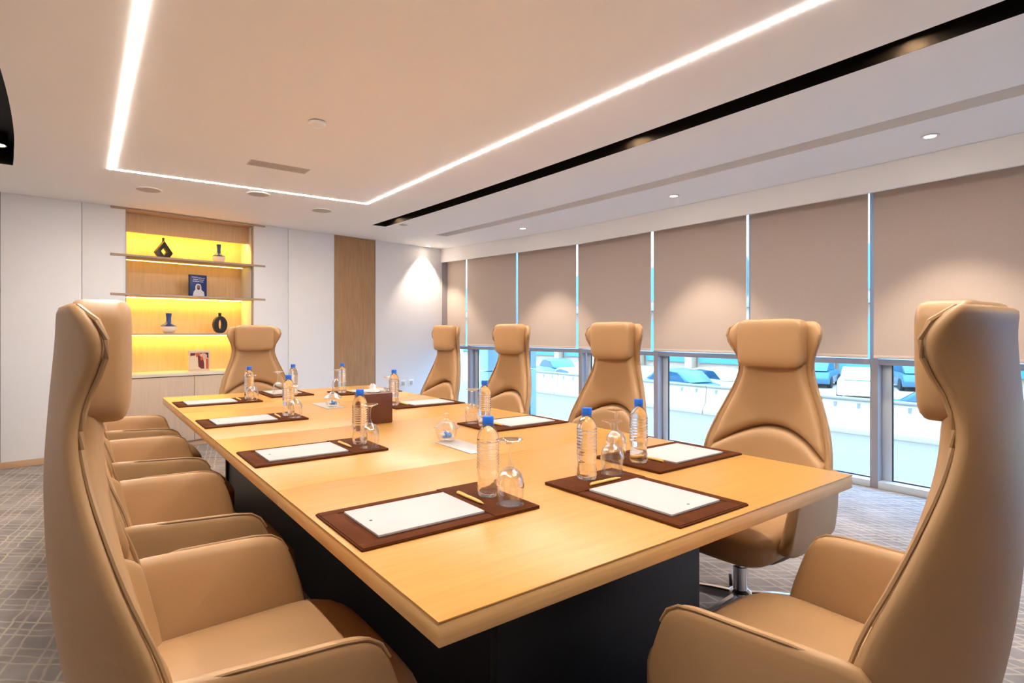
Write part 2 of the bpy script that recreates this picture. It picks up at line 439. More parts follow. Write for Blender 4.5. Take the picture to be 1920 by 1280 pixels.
for k, z in enumerate(SH):
    s = bxobj('shelf_board', (0.001, NW - .001, -.006, ND, z - .02, z), m_niche, niche, .001)
    e = bxobj('shelf_edge', (-.125, NW + .125, -.010, .004, z - .02, z + .001), m_edge, s, .001)
bxobj('led_bar', (.02, NW - .02, .19, .205, 2.262, 2.272), m_ledy, niche, 0)
bxobj('led_bar', (.02, NW - .02, .30, .306, SH[0] - .026, SH[0] - .0205), m_ledd, niche, 0)
bxobj('led_bar', (.02, NW - .02, .315, .330, SH[1] - .025, SH[1] - .0205), m_ledy, niche, 0)
bxobj('led_bar', (.02, NW - .02, .315, .330, SH[2] - .025, SH[2] - .0205), m_ledy, niche, 0)
bxobj('countertop', (-.012, NW + .012, -.015, ND, CT - .035, CT), m_counter, niche, .002)
nd = 2; dw = NW / nd
for k in range(nd):
    bxobj('cabinet_door', (k * dw + .002, (k + 1) * dw - .002, .0, .02, .06, CT - .042), m_cab, niche, .0015)
bxobj('plinth', (0, NW, .02, .04, 0.001, .06), m_base, niche, 0)
bxobj('cabinet_body', (0.0, NW, .024, ND, .06, CT - .04), m_joint, niche, 0)

NF = 'decor on the niche shelves'
def ring_vase(name, outer, inner, neck, depth, loc, label, rot):
    """flat ring vase: outline with a hole, plus neck"""
    n = len(outer); vs = []; fs = []
    for y in (-depth / 2, depth / 2):
        vs += [(x, y, z) for x, z in outer] + [(x, y, z) for x, z in inner]
    for i in range(n):
        j = (i + 1) % n
        fs += [(i, j, n + j, n + i), (2 * n + i, 3 * n + i, 3 * n + j, 2 * n + j), (i, 2 * n + i, 2 * n + j, j), (n + i, n + j, 3 * n + j, 3 * n + i)]
    o = empty(name, loc, NA + rot, label, 'vase', NF)
    mesh_obj('body', MB().add(vs, fs).mesh('body', bevel=.006, seg=2), m_ceramb, o)
    x, z0, z1, r = neck
    mesh_obj('neck', MB().lathe([(r, z0), (r * .9, z0 + .01), (r * .85, z1 - .01), (r, z1)], 16).mesh('neck', smooth=True), m_ceramb, o)
    return o
def ptsloop(poly, n):
    per = [math.dist(poly[i], poly[(i + 1) % len(poly)]) for i in range(len(poly))]; T = sum(per); out = []
    for k in range(n):
        t = T * k / n
        for i, l in enumerate(per):
            if t < l - 1e-9 or i == len(per) - 1:
                a, b = poly[i], poly[(i + 1) % len(poly)]; f = t / l; out.append((a[0] + (b[0] - a[0]) * f, a[1] + (b[1] - a[1]) * f)); break
            t -= l
    return out
dia_o = [(-.045, 0), (.045, 0), (.088, .065), (.0, .19), (-.088, .065)]
dia_i = [(-.0, .032), (.0, .032), (.034, .078), (0, .126), (-.034, .078)]
ring_vase('ring_vase', dia_o, [(-.004, .034), (.004, .034), (.034, .078), (0, .124), (-.034, .078)], (0, .175, .222, .014), .05, npos(.37, .17, SH[0] + .0015), 'black diamond-shaped vase with a diamond hole on the top shelf', .25)
ov_o = [(.076 * math.sin(2 * math.pi * k / 24), .10 - .10 * math.cos(2 * math.pi * k / 24)) for k in range(24)]
ov_o = [(x, max(z, .006)) for x, z in ov_o]
ov_i = [(.020 * math.sin(2 * math.pi * k / 24), .098 - .055 * math.cos(2 * math.pi * k / 24)) for k in range(24)]
ring_vase('ring_vase', [(x, z - .006) for x, z in ov_o], ov_i, (0, .185, .228, .018), .05, npos(.93, .17, SH[2] + .0015), 'black oval vase with a slit hole on the lowest shelf', .1)
def bottle_vase(loc, sc, label):
    o = empty('bottle_vase', loc, 0, label, 'vase', NF)
    mesh_obj('bowl', MB().lathe([(0.0, 0), (.035 * sc, 0.0), (.058 * sc, .02), (.076 * sc, .05), (.074 * sc, .072)], 24).mesh('bowl', smooth=True), m_ceramw, o)
    mesh_obj('neck', MB().lathe([(.0745 * sc, .071), (.066 * sc, .086), (.036 * sc, .102), (.024 * sc, .118), (.022 * sc, .16), (.028 * sc, .212), (.025 * sc, .213), (.019 * sc, .16), (0, .15)], 24).mesh('neck', smooth=True), m_ceramn, o)
bottle_vase(npos(.92, .17, SH[0] + .0015), .88, 'navy and white long-necked vase on the top shelf')
bottle_vase(npos(.42, .17, SH[2] + .0015), 1.05, 'navy and white long-necked vase on the lowest shelf')
# book
bk = empty('book', npos(.71, .20, SH[1] + .001), NA + .12, 'dark blue book standing upright with a figure in white on its cover', 'book')
bxobj('cover', (-.093, .093, -.012, .012, 0, .245), m_book, bk, .002)
bxobj('pages', (-.085, .0945, -.009, .009, .004, .241), m_paper, bk, 0)
bxobj('cover_border', (-.093, -.083, -.0132, -.012, 0.002, .243), m_bookd, bk, 0)
tx = MB()
for (x0, x1, z) in ((-.065, -.005, .214), (.0, .075, .208), (-.05, .005, .190), (.015, .062, .187), (-.055, -.04, .169), (-.034, .016, .168), (.022, .056, .166)):
    x = x0
    while x < x1 - .003:
        w = random.uniform(.004, .008); tx.box(x, min(x + w, x1), -.0128, -.0118, z, z + random.choice((.007, .010, .008))); x += w + .002
mesh_obj('lettering', tx.mesh('lettering'), m_bookt, bk)
robe = [(-.055, .012), (-.045, .060), (-.028, .082), (-.030, .115), (-.018, .142), (.004, .148), (.026, .138), (.034, .110), (.034, .082), (.062, .058), (.068, .012)]
mesh_obj('print_figure', MB().prism(robe, -.0130, -.0118).mesh('print_figure'), m_bookt, bk)
face = [(-.010, .092), (-.014, .115), (-.008, .132), (.008, .134), (.020, .128), (.022, .110), (.016, .090), (.004, .080)]
mesh_obj('print_face', MB().prism(face, -.0134, -.0128).mesh('print_face'), m_skin, bk)
mesh_obj('print_beard', MB().prism([(-.012, .102), (-.008, .086), (.004, .078), (.017, .087), (.021, .103), (.012, .095), (.0, .097)], -.0138, -.0132).mesh('print_beard'), m_beard, bk)
# picture frame
pf = empty('picture_frame', npos(.715, .16, CT + .001), NA, 'small cream photo frame with a red and cream picture on the counter', 'picture frame')
fr = MB(); fw, fh, ft = .108, .225, .016
fr.box(-fw, fw, -.01, .01, 0, ft).box(-fw, fw, -.01, .01, fh - .028, fh).box(-fw, -fw + ft, -.01, .01, ft, fh - .028).box(fw - ft, fw, -.01, .01, ft, fh - .028)
mesh_obj('frame', fr.mesh('frame', bevel=.001), m_frame, pf)
bxobj('picture', (-fw + ft, fw - ft, .002, .006, ft, fh - .028), m_pr3, pf, 0)
def pr(poly, m, k): mesh_obj('print_patch', MB().prism(poly, .0018 - .0004 * k, .0022).mesh('print_patch'), m, pf)
pr([(-.092, .15), (-.092, .197), (-.04, .197), (-.04, .17), (-.085, .165)], m_pr1, 1)
pr([(-.04, .197), (.005, .197), (.01, .16), (-.03, .15)], m_pr2, 1)
pr([(.005, .197), (.092, .197), (.092, .14), (.03, .15)], m_beard, 1)
pr([(.01, .18), (.03, .193), (.06, .19), (.08, .17), (.075, .13), (.05, .115), (.02, .14)], m_pr4, 2)
pr([(-.015, .17), (.035, .15), (.05, .08), (.052, .022), (.02, .022), (-.008, .045)], m_pr1, 2)
pr([(.012, .15), (.030, .158), (.04, .135), (.028, .112), (.012, .12)], m_pr2, 3)
pr([(.068, .13), (.09, .135), (.091, .02), (.068, .02)], m_pr2, 2)
bxobj('stand', (-.02, .02, .010, .05, 0, .006), m_frame, pf, 0)

# wall sockets
for k, (x) in enumerate((3.60, 3.74)):
    y = 7.19 + (x - 3.16) * .1842
    o = empty('wall_socket', (x, y - .008, .45), math.atan(.1842), ('white socket plate low on the back wall, nearer the wood panel', 'white socket plate low on the back wall, nearer the window')[k], 'socket')
    bxobj('plate', (-.045, .045, -.004, .008, 0, .09), m_white, o, .003)
    bxobj('socket_face', (-.028, .028, -.007, -.003, .017, .073), m_paper, o, .002)

# ------------------------------------------------------------------ window wall
def seg_matrix(p, q):
    p = Vector((*p, 0)); d = Vector((*q, 0)) - p
    return Matrix.Translation(p) @ Matrix.Rotation(math.atan2(d.y, d.x), 4, 'Z'), d.length
# local x along the window towards the back wall, local +y points into the room
nwin = len(MULL) - 1
order = ['at the near end', '', '', '', '', '', '', '', '', '']
ordn = ['first', 'second', 'third', 'fourth', 'fifth', 'sixth', 'seventh', 'eighth', 'ninth', 'tenth']
ZB = 1.016
for i in range(nwin):
    M, ln = seg_matrix(MULL[i], MULL[i + 1])
    w = empty('window_%d' % (nwin - i), kind='structure'); w.matrix_world = M
    bxobj('mullion', (-.028, .028, -.14, .0, 0, H), m_mull, w, .002)
    bxobj('transom', (.028, ln - .028, -.10, -.01, .962, 1.008), m_mull, w, .002)
    bxobj('sill', (.028, ln - .028, -.14, .0, 0.001, .055), m_alu, w, .002)
    bxobj('head', (.028, ln - .028, -.10, -.01, 2.40, H), m_mull, w, .002)
    bxobj('glazing_bead', (ln - .095, ln - .028, -.105, -.085, .055, .962), m_alu, w, .002)
    bxobj('gasket', (ln - .102, ln - .095, -.105, -.088, .055, .962), m_bpl, w, 0)
    bxobj('gasket', (.028, ln - .095, -.105, -.09, .055, .064), m_bpl, w, 0)
    bxobj('pane', (.028, ln - .028, -.112, -.106, .055, .962), m_pane, w, 0)
    bxobj('pane', (.028, ln - .028, -.112, -.106, 1.008, 2.40), m_pane, w, 0)
    if i >= 2:
        k = nwin - 1 - i
        b = empty('roller_blind'); b.matrix_world = M @ Matrix.Translation((0, .055, 0))
        tag(b, 'lowered beige roller blind, %s from the back corner of the window wall' % ordn[k], 'blind', 'roller blinds on the window wall')
        a0 = .020 if i < nwin - 1 else .012; a1 = ln - (.020 if i < nwin - 1 else .02)
        bxobj('fabric', (a0, a1, -.0015, .0015, ZB + .022, 2.40), m_blind, b, 0)
        bxobj('hem_bar', (a0, a1, -.006, .006, ZB, ZB + .024), m_hem, b, .003)
        mesh_obj('roller', MB().tube([(a0, -.012, 2.395), (a1, -.012, 2.395)], .025, 12).mesh('roller', smooth=True), m_hem, b)
pel = empty('trim_4', (4.6, 3, 0), kind='structure')
for i in range(len(PELMET) - 1):
    M, ln = seg_matrix(PELMET[i], PELMET[i + 1])
    o = mesh_obj('pelmet_board', MB().box(-.002, ln + .002, -.03, 0, 2.262, H - .001).mesh('pelmet_board'), m_ceil, pel)
    o.matrix_local = Matrix.Translation((-4.6, -3, 0)) @ M
tag(bxobj('trim_5', (4.31, 4.44, 7.40, 7.44, 0, 2.30), m_mull, None, 0), kind='structure')

# ------------------------------------------------------------------ ceiling lamps and fittings
led = empty('led_strip', (1.19, 3.0, H), label='continuous dotted warm white LED strip framing the ceiling above the table', cat='light strip')
def ledseg(p, q, w=.027):
    p = Vector((*p, H)); q = Vector((*q, H)); d = q - p; ln = d.length
    n = 2; prof = [(-w / 2, 0), (-w * .4, -.002), (w * .4, -.002), (w / 2, 0)]
    rows = [[(x, a, b) for a, b in prof] for x in (0, ln)]
    o = mesh_obj('diode_tape', MB().grid(rows).mesh('diode_tape'), m_led, led)
    o.matrix_local = Matrix.Translation((-1.19, -3.0, -H)) @ Matrix.Translation(p + Vector((0, 0, -.0005))) @ Matrix.Rotation(math.atan2(d.y, d.x), 4, 'Z')
ledseg((.18, .29), (.18, 5.285)); ledseg((.165, 5.268), (2.21, 5.205)); ledseg((2.195, 5.205), (2.195, .29)); ledseg((2.21, .29), (.165, .29))

def spot(parent, z, power, size, blend=.6):
    ld = bpy.data.lights.new('lamp', 'SPOT'); ld.energy = power; ld.spot_size = size; ld.spot_blend = blend; ld.color = SPOT_COL; ld.shadow_soft_size = .03
    lo = bpy.data.objects.new('lamp', ld); COL.objects.link(lo); lo.parent = parent; lo.location = (0, 0, z)
dl = [((3.98, 7.215), 'recessed downlight above the back wall in the window corner'),
      ((4.20, 5.30), 'farthest recessed downlight in the row along the window wall'),
      ((4.29, 3.20), 'middle recessed downlight in the row along the window wall'),
      ((4.27, 1.24), 'nearest recessed downlight in the row along the window wall'),
      ((4.26, -.85), 'recessed downlight behind the viewpoint along the window wall')]
rim = MB().lathe([(.032, -.001), (.05, -.001), (.052, -.004), (.05, -.006), (.034, -.006), (.032, -.001)], 28).mesh('rim', smooth=True)
bulb = MB().lathe([(0, -.0035), (.020, -.0045), (.033, -.002)], 24).mesh('bulb', smooth=True)
for (xy, lab) in dl:
    o = empty('downlight', (*xy, H), 0, lab, 'downlight', 'downlights near the windows')
    mesh_obj('rim', rim, m_white, o); mesh_obj('bulb', bulb, m_bulb, o)
    spot(o, -.03, SPOT_W, R(85), .5)
# spots inside the black slots
for (y, lab) in ((5.95, 'far spot lamp in the black ceiling slot by the windows'), (2.52, 'middle spot lamp in the black ceiling slot by the windows'), (.93, 'near spot lamp in the black ceiling slot by the windows')):
    o = empty('slot_spot', (slotR(y) + .085, y, H + .14), 0, lab, 'spotlight', 'spots in the black slots')
    mesh_obj('housing', MB().lathe([(.058, 0), (.058, -.075), (.055, -.08), (.046, -.08), (.04, -.04), (.0, -.04)], 24).mesh('housing', smooth=True, ang=R(40)), m_bpl, o)
    mesh_obj('lens', MB().lathe([(0, -.072), (.045, -.072)], 24).mesh('lens'), m_bulb, o)
    spot(o, -.10, 16, R(80))
o = empty('slot_spot', (slotL(5.3) - .09, 5.3, H + .14), 0, 'spot lamp in the black ceiling slot away from the windows', 'spotlight', 'spots in the black slots')
mesh_obj('housing', MB().lathe([(.058, 0), (.058, -.075), (.055, -.08), (.046, -.08), (.04, -.04), (.0, -.04)], 24).mesh('housing', smooth=True, ang=R(40)), m_bpl, o)
mesh_obj('lens', MB().lathe([(0, -.072), (.045, -.072)], 24).mesh('lens'), m_bulb, o)
spot(o, -.10, 16, R(80))
for (x, y, r, lab) in ((.462, 5.83, .105, 'round ceiling speaker nearest the display niche'), (1.266, 5.42, .10, 'round ceiling speaker tucked against the LED strip'), (1.947, 5.756, .105, 'round ceiling speaker nearest the wood panel')):
    o = empty('ceiling_speaker', (x, y, H), 0, lab, 'speaker', 'round ceiling speakers')
    mesh_obj('rim', MB().lathe([(r, 0), (r, -.006), (r - .012, -.008), (r - .014, -.003)], 36).mesh('rim', smooth=True), m_white, o)
    mesh_obj('grille', MB().lathe([(r - .013, -.004), (r * .5, -.007), (0, -.008)], 36).mesh('grille', smooth=True), m_grille, o)
o = empty('smoke_detector', (1.106, 3.346, H), 0, 'small white round smoke detector on the ceiling inside the LED frame', 'smoke detector')
mesh_obj('dome', MB().lathe([(.048, -.006), (.046, -.022), (.036, -.030), (0, -.032)], 28).mesh('dome', smooth=True), m_white, o)
mesh_obj('mount', MB().lathe([(.043, 0), (.043, -.007), (.048, -.007)], 28).mesh('mount'), m_joint, o)
o = empty('sprinkler_cover', (2.96, 5.95, H), 0, 'tiny round ceiling cover plate beside the end of the black slot', 'cover plate')
mesh_obj('disc', MB().lathe([(.05, -.004), (.045, -.008), (0, -.009)], 24).mesh('disc', smooth=True), m_vent, o)
mesh_obj('collar', MB().lathe([(.045, 0), (.05, -.004)], 24).mesh('collar'), m_white, o)
o = empty('ceiling_vent', (1.178, 4.435, H), 0, 'slim slatted air vent set in the ceiling inside the LED frame', 'vent')
f = MB(); f.box(-.21, .21, -.066, -.058, -.005, 0).box(-.21, .21, .058, .066, -.005, 0).box(-.21, -.20, -.058, .058, -.005, 0).box(.20, .21, -.058, .058, -.005, 0)
mesh_obj('frame', f.mesh('frame'), m_vent, o)
bxobj('backing', (-.20, .20, -.058, .058, -.0015, -.0005), m_joint, o, 0)
sl = MB().box(-.20, .20, -.007, .007, -.005, -.002).mesh('slat')
for k in range(5): mesh_obj('slat', sl, m_vent, o, (0, -.046 + .023 * k, 0))

# ------------------------------------------------------------------ table
TX0, TX1, TY0, TY1, TZ, TT = .46, 2.02, .80, 4.73, .75, .044
tb = empty('conference_table', (1.24, 2.765, 0), 0, 'long light maple conference table on a black box base', 'table')
seams = [TY0, 1.755, 2.745, 3.74, TY1]
for a, b in zip(seams, seams[1:]):
    g = .001
    o = bxobj('tabletop_panel', (TX0 - 1.24, TX1 - 1.24, a - 2.765 + (g if a > TY0 else 0), b - 2.765 - (g if b < TY1 else 0), TZ - .004, TZ), m_table, tb, .0012)
    e = bxobj('edge_band', (TX0 - 1.24 + .001, TX1 - 1.24 - .001, a - 2.765 + (g if a > TY0 else .001), b - 2.765 - (g if b < TY1 else .001), TZ - TT, TZ - .004), m_tedge, o, .001)
bxobj('base_box', (.83 - 1.24, 1.64 - 1.24, 1.16 - 2.765, 4.42 - 2.765, .001, TZ - TT), m_navy, tb, .003)
bxobj('base_end_panel', (.815 - 1.24, 1.655 - 1.24, 1.13 - 2.765, 1.16 - 2.765, .001, TZ - TT), m_navy, tb, .002)
bxobj('base_end_panel', (.815 - 1.24, 1.655 - 1.24, 4.42 - 2.765, 4.45 - 2.765, .001, TZ - TT), m_navy, tb, .002)
for k, (y0, y1, lab) in enumerate(((1.82, 2.10, 'pale metal hatch plate under the nearer candy dish'), (3.42, 3.73, 'pale metal hatch plate under the farther candy dish'))):
    o = bxobj('table_hatch', (-.055, .055, -(y1 - y0) / 2, (y1 - y0) / 2, 0, .003), m_hatch, None, .001)
    o.location = (1.245, (y0 + y1) / 2, TZ + .0003); tag(o, lab, 'hatch plate', 'hatch plates along the table middle')

# ------------------------------------------------------------------ chair
C0 = .28      # chair origin sits this far in front of the backrest face; local +y is forward
SHELL = [  # z, half width, edge depth, rear depth
    (.36, .250, .14, .04), (.46, .285, .145, .015), (.58, .298, .122, -.012), (.70, .290, .090, -.030), (.80, .264, .052, -.038),
    (.90, .225, .020, -.042), (.98, .192, .000, -.042), (1.05, .174, -.008, -.038), (1.11, .182, .002, -.034), (1.16, .206, .020, -.030),
    (1.20, .222, .026, -.027), (1.24, .216, .012, -.025), (1.268, .184, -.012, -.025)]
def shellP(s, z, inset=0.0, fwd=0.0, pw=2.3):
    w, fe, frr = smoothtab(SHELL, z)
    return Vector(((w - inset) * s, frr + (fe - frr) * abs(s * (w - inset) / w) ** pw + fwd - C0, z))
def make_chair():
    root = empty('executive_chair')
    # shell
    zs = [.36 + (1.268 - .36) * k / 30 for k in range(31)]
    ss = [-1 + 2 * k / 16 for k in range(17)]
    rows = [[shellP(s, z) for s in ss] for z in zs]
    me = MB().grid(rows).mesh('back_shell', solid=.026, soff=0.0, subsurf=1)
    mesh_obj('back_shell', me, m_leather, root)
    # piping round the rim
    rim = [shellP(-1, z) for z in zs] + [shellP(s, 1.268) for s in ss[1:-1]] + [shellP(1, z) for z in reversed(zs)]
    rim = [p + Vector((-.004 * max(-1, min(1, p.x / .12)), .007, -.006 if p.z > 1.26 else 0)) for p in rim]
    mesh_obj('piping', MB().tube(rim, .0045, 6).mesh('piping', smooth=True), m_piping, root)
    # pads: upper pad and lumbar pad meet along an arch
    def arch(s): return .790 - .115 * abs(s) ** 2.0
    def pad(zlo, zhi, thick, nz, edge_r, bot_r=None):
        n = 18; rows = []
        ts = [0, 0, .015, .05] + [.05 + .9 * (k + 1) / nz for k in range(nz)] + [.985, 1, 1]
        sv = [-1, -1, -.97, -.92] + [-.92 + 1.84 * (k + 1) / n for k in range(n - 1)] + [.92, .97, 1, 1]
        for ti, t in enumerate(ts):
            row = []
            for si, s in enumerate(sv):
                z = zlo(s) + (zhi(s) - zlo(s)) * t
                es = min(1, (1 - abs(s)) / edge_r); et = min(1, min(t * (zhi(0) - zlo(0)), (1 - t) * (zhi(0) - zlo(0))) / .03)
                hgt = thick * math.sqrt(max(0, 1 - (1 - es) ** 2)) * math.sqrt(max(0, 1 - (1 - et) ** 2))
                base = .006
                if si in (0, len(sv) - 1) or ti in (0, len(ts) - 1): base = -.012
                row.append(shellP(s, z, inset=.030, fwd=.013 + base + hgt))
            rows.append(row)
        return MB().grid(rows).mesh('pad', subsurf=1, weld=False)
    mesh_obj('back_pad', pad(lambda s: arch(s) + .004, lambda s: 1.09, .040, 16, .22), m_leather, root)
    mesh_obj('lumbar_pad', pad(lambda s: .44, lambda s: arch(s) - .002, .052, 12, .20), m_leather, root)
    # headrest pillow
    def hr(q):
        t = (q.z - 1.162) / .115
        q.y += .010 * (1 - (q.x / .155) ** 2) - .006 * max(0, -t) ** 2
        q.x *= 1.0 + .02 * t
        return q
    mesh_obj('headrest', superbox((0, .021 - C0, 1.168), (.152, .046, .110), 7.0, 16, hr).mesh('headrest', smooth=True, ang=R(180)), m_leather, root)
    # seat cushion
    def st(q):
        t = (q.y + C0 - .31) / .29
        if t > .5: q.z -= .05 * (t - .5) ** 2 * 2
        q.x *= (.96 + .05 * t)
        q.z += .010 * (1 - (q.x / .29) ** 2) if q.z > .42 else 0
        return q
    mesh_obj('seat', superbox((0, .315 - C0, .425), (.285, .29, .060), 6.0, 14, st).mesh('seat', smooth=True, ang=R(180)), m_leather, root)
    # arms: lofted slab, inner side leaning out
    for sg in (-1, 1):
        rows = []
        stn = [(.06, .268, .316, .668, .40), (.12, .272, .322, .668, .40), (.20, .278, .330, .664, .395), (.30, .284, .338, .660, .39), (.38, .287, .343, .657, .39),
               (.425, .288, .344, .650, .39), (.452, .288, .344, .632, .392), (.470, .288, .343, .600, .396), (.490, .288, .342, .54, .402), (.512, .289, .341, .47, .412)]
        for (f, xi, xo, zt, zb) in stn:
            xin = xi - .012; h = zt - zb
            prof = [(xin, zb + .012), (xin + .002, zb + .25 * h), (xi + .012, zt - .10 * h), (xi + .020, zt - .012), (xi + .028, zt - .002), (xo - .010, zt - .001), (xo - .001, zt - .010), (xo, zt - .10 * h), (xo - .008, zb + .3 * h), (xo - .016, zb + .012), (xo - .026, zb), (xin + .01, zb)]
            rows.append([Vector((sg * x, f - C0, z)) for x, z in prof])
        mb = MB().grid(rows, closed=True)
        n = len(rows[0]); mb.f.append(tuple(range(n))); mb.f.append(tuple((len(rows) - 1) * n + k for k in range(n)))
        a = mesh_obj('armrest', mb.mesh('armrest', subsurf=1), m_leather, root)
        pts = [Vector((sg * (xo - .0060), f - C0, zt - .0026)) for (f, xi, xo, zt, zb) in stn[1:-2]]
        pts[0] = pts[0] + Vector((-sg * .012, 0, -.012))
        mesh_obj('arm_piping', MB().tube(pts, .0035, 6).mesh('arm_piping', smooth=True), m_piping, a)
    # under the seat
    mesh_obj('seat_pan', superbox((0, .30 - C0, .372), (.255, .255, .035), 5, 8).mesh('seat_pan', smooth=True, ang=R(180)), m_bpl, root)
    mesh_obj('tilt_mechanism', MB().box(-.09, .09, -.14, .12, .30, .35).mesh('tilt_mechanism', bevel=.012), m_bpl, root)
    mesh_obj('lever', MB().tube([(.08, .05, .325), (.20, .06, .322), (.27, .065, .315)], [.006, .006, .010], 8).mesh('lever', smooth=True), m_bpl, root)
    mesh_obj('gas_column', MB().lathe([(.030, .09), (.030, .22), (.022, .222), (.022, .31)], 20).mesh('gas_column', smooth=True), m_chrome, root)
    mesh_obj('hub', MB().lathe([(.0, .062), (.045, .062), (.050, .085), (.046, .115), (.032, .125)], 20).mesh('hub', smooth=True), m_chrome, root)
    rows = []
    for (x, w, zt, zb) in ((.03, .020, .112, .070), (.12, .018, .108, .072), (.24, .0155, .095, .072), (.325, .013, .082, .066)):
        rows.append([(x, -w, zb), (x, -w * .9, zt - .006), (x, -w * .5, zt), (x, w * .5, zt), (x, w * .9, zt - .006), (x, w, zb)])
    mb = MB().grid(rows, closed=True); mb.f += [tuple(range(6)), tuple(18 + k for k in range(6))]
    legm = mb.mesh('leg', smooth=True, ang=R(35))
    wheel = MB()
    for s in (-1, 1):
        wheel.tube([(.315, s * .007, .028), (.315, s * .021, .028)], .027, 16)
    wheel.tube([(.315, -.008, .028), (.315, .008, .028)], .012, 8); wheel.tube([(.315, 0, .035), (.315, 0, .070)], .007, 8)
    wm = wheel.mesh('caster', smooth=True, ang=R(40))
    for k in range(5):
        a = R(90 + 72 * k)
        l = mesh_obj('leg', legm, m_chrome, root, rz=a); mesh_obj('caster', wm, m_bpl, l)
    return root
chair0 = make_chair()
LY = [1.34, 2.25, 3.24, 4.20]; RY = [1.33, 2.295, 3.30, 4.23]
side_l = ['nearest on the side away from the windows', 'second on the side away from the windows', 'third on the side away from the windows', 'farthest on the side away from the windows']
side_r = ['nearest on the window side', 'second on the window side', 'third on the window side', 'farthest on the window side']
chairs = [(.28, LY[k], -90, side_l[k]) for k in range(4)] + [(2.24, RY[k], 90, side_r[k]) for k in range(4)]
chairs += [(1.33, .585, 0, 'at the near end of the table, seen from behind'), (1.19, 4.985, 180, 'at the far end of the table before the niche')]
for i, (x, y, a, lab) in enumerate(chairs):
    c = chair0 if i == 0 else copy_tree(chair0)
    c.location = (x, y, 0); c.rotation_euler = (0, 0, R(a))
    tag(c, 'tan leather high-back executive chair, ' + lab, 'chair', 'executive chairs round the table')

# ------------------------------------------------------------------ place settings
# local frame: +y runs from the table edge inwards, x to the sitter's right
def make_mat():
    o = empty('desk_mat')
    bxobj('board', (-.15, .15, 0, .495, 0, .005), m_matl, o, .0015)
    bxobj('holder_panel', (-.15, .15, .352, .495, .005, .0085), m_matl, o, .001)
    for (x0, x1, y0, y1) in ((-.1485, -.118, .004, .352), (.118, .1485, .004, .352), (-.118, .118, .004, .045)):
        bxobj('border_strip', (x0, x1, y0, y1, .005, .0068), m_matl, o, .0006)
    ring = MB().lathe([(.033, .0080), (.033, .0090), (.037, .0090), (.037, .0080)], 32, c=(.092, .44, 0)).mesh('coaster_ring', smooth=True, ang=R(30))
    mesh_obj('coaster_ring', ring, m_mate, o)
    return o
def make_pad():
    o = empty('paper_pad')
    bxobj('sheets', (-.105, .105, .058, .348, .0055, .0115), m_paper, o, .0004)
    bxobj('backing_card', (-.1055, .1055, .0575, .3485, .0052, .0062), m_mate, o, 0)
    mesh_obj('logo_mark', MB().lathe([(0, .0118), (.004, .0118), (.004, .0115)], 8, c=(-.0, .085, 0)).mesh('logo_mark'), m_ink, o)
    return o
def make_pen():
    o = empty('pen')
    mesh_obj('barrel', MB().tube([(-.066, 0, .0045), (-.06, 0, .0045), (.02, 0, .005), (.048, 0, .0045)], [.0035, .0045, .005, .0042], 10).mesh('barrel', smooth=True), m_pen, o)
    mesh_obj('tip', MB().tube([(.048, 0, .0045), (.066, 0, .0042)], [.0042, .0012], 10).mesh('tip', smooth=True), m_pen, o)
    mesh_obj('clip', MB().box(-.062, -.022, -.0012, .0012, .0092, .0104).mesh('clip'), m_pen, o)
    return o
def make_bottle():
    o = empty('water_bottle')
    prof = [(0, .003), (.018, .002), (.027, .0), (.031, .006), (.0318, .016), (.0300, .024), (.0312, .030), (.0288, .040), (.0282, .048), (.0292, .058), (.0312, .070)]
    z = .076
    while z < .150:
        prof += [(.0318, z), (.0318, z + .0045), (.0303, z + .0062), (.0303, z + .0078)]; z += .0098
    prof += [(.0318, .152), (.0312, .160), (.0285, .172), (.0235, .184), (.0175, .192), (.0135, .197), (.0130, .203), (.0, .203)]
    def wob(a, z): return 1 + (.035 * math.cos(5 * a) * max(0, 1 - z / .02) if z < .02 else 0)
    mesh_obj('body', MB().lathe(prof, 36, wob=wob).mesh('body', smooth=True, ang=R(60)), m_water, o)
    mesh_obj('cap', MB().lathe([(.0, .203), (.0155, .2031), (.0158, .205), (.0155, .221), (.0145, .2225), (0, .2225)], 24, wob=lambda a, z: 1 + .02 * math.cos(24 * a)).mesh('cap', smooth=True, ang=R(50)), m_cap, o)
    mesh_obj('neck_ring', MB().lathe([(.0135, .1985), (.0165, .1985), (.0165, .2005), (.0135, .2005)], 24).mesh('neck_ring', smooth=True, ang=R(40)), m_cap, o)
    return o
def make_glass():
    o = empty('stem_glass')   # standing upside down on its rim
    out = [(.0315, 0), (.0345, .012), (.0375, .030), (.0385, .048), (.0365, .066), (.030, .082), (.019, .092), (.009, .097)]
    inn = [(.008, .0925), (.018, .088), (.0285, .079), (.0350, .065), (.0370, .048), (.0360, .030), (.0330, .012), (.0300, 0)]
    mesh_obj('bowl', MB().lathe(out + inn + [out[0]], 32).mesh('bowl', smooth=True, ang=R(60)), m_glass, o)
    mesh_obj('stem', MB().lathe([(.0085, .0945), (.0105, .099), (.0075, .106), (.0045, .116), (.0042, .140), (.0065, .156), (.013, .163)], 20).mesh('stem', smooth=True), m_glass, o)
    mesh_obj('foot', MB().lathe([(.012, .1625), (.024, .167), (.0335, .1705), (.0340, .1715), (.0330, .1725), (.015, .1722), (0, .172)], 32).mesh('foot', smooth=True), m_glass, o)
    return o
protos = dict(mat=make_mat(), pad=make_pad(), pen=make_pen(), bottle=make_bottle(), glass=make_glass())
used = set()
def place(kind, M, label, cat, group):
    p = protos[kind]
    o = p if kind not in used else copy_tree(p); used.add(kind)
    o.matrix_world = M; tag(o, label, cat, group); return o
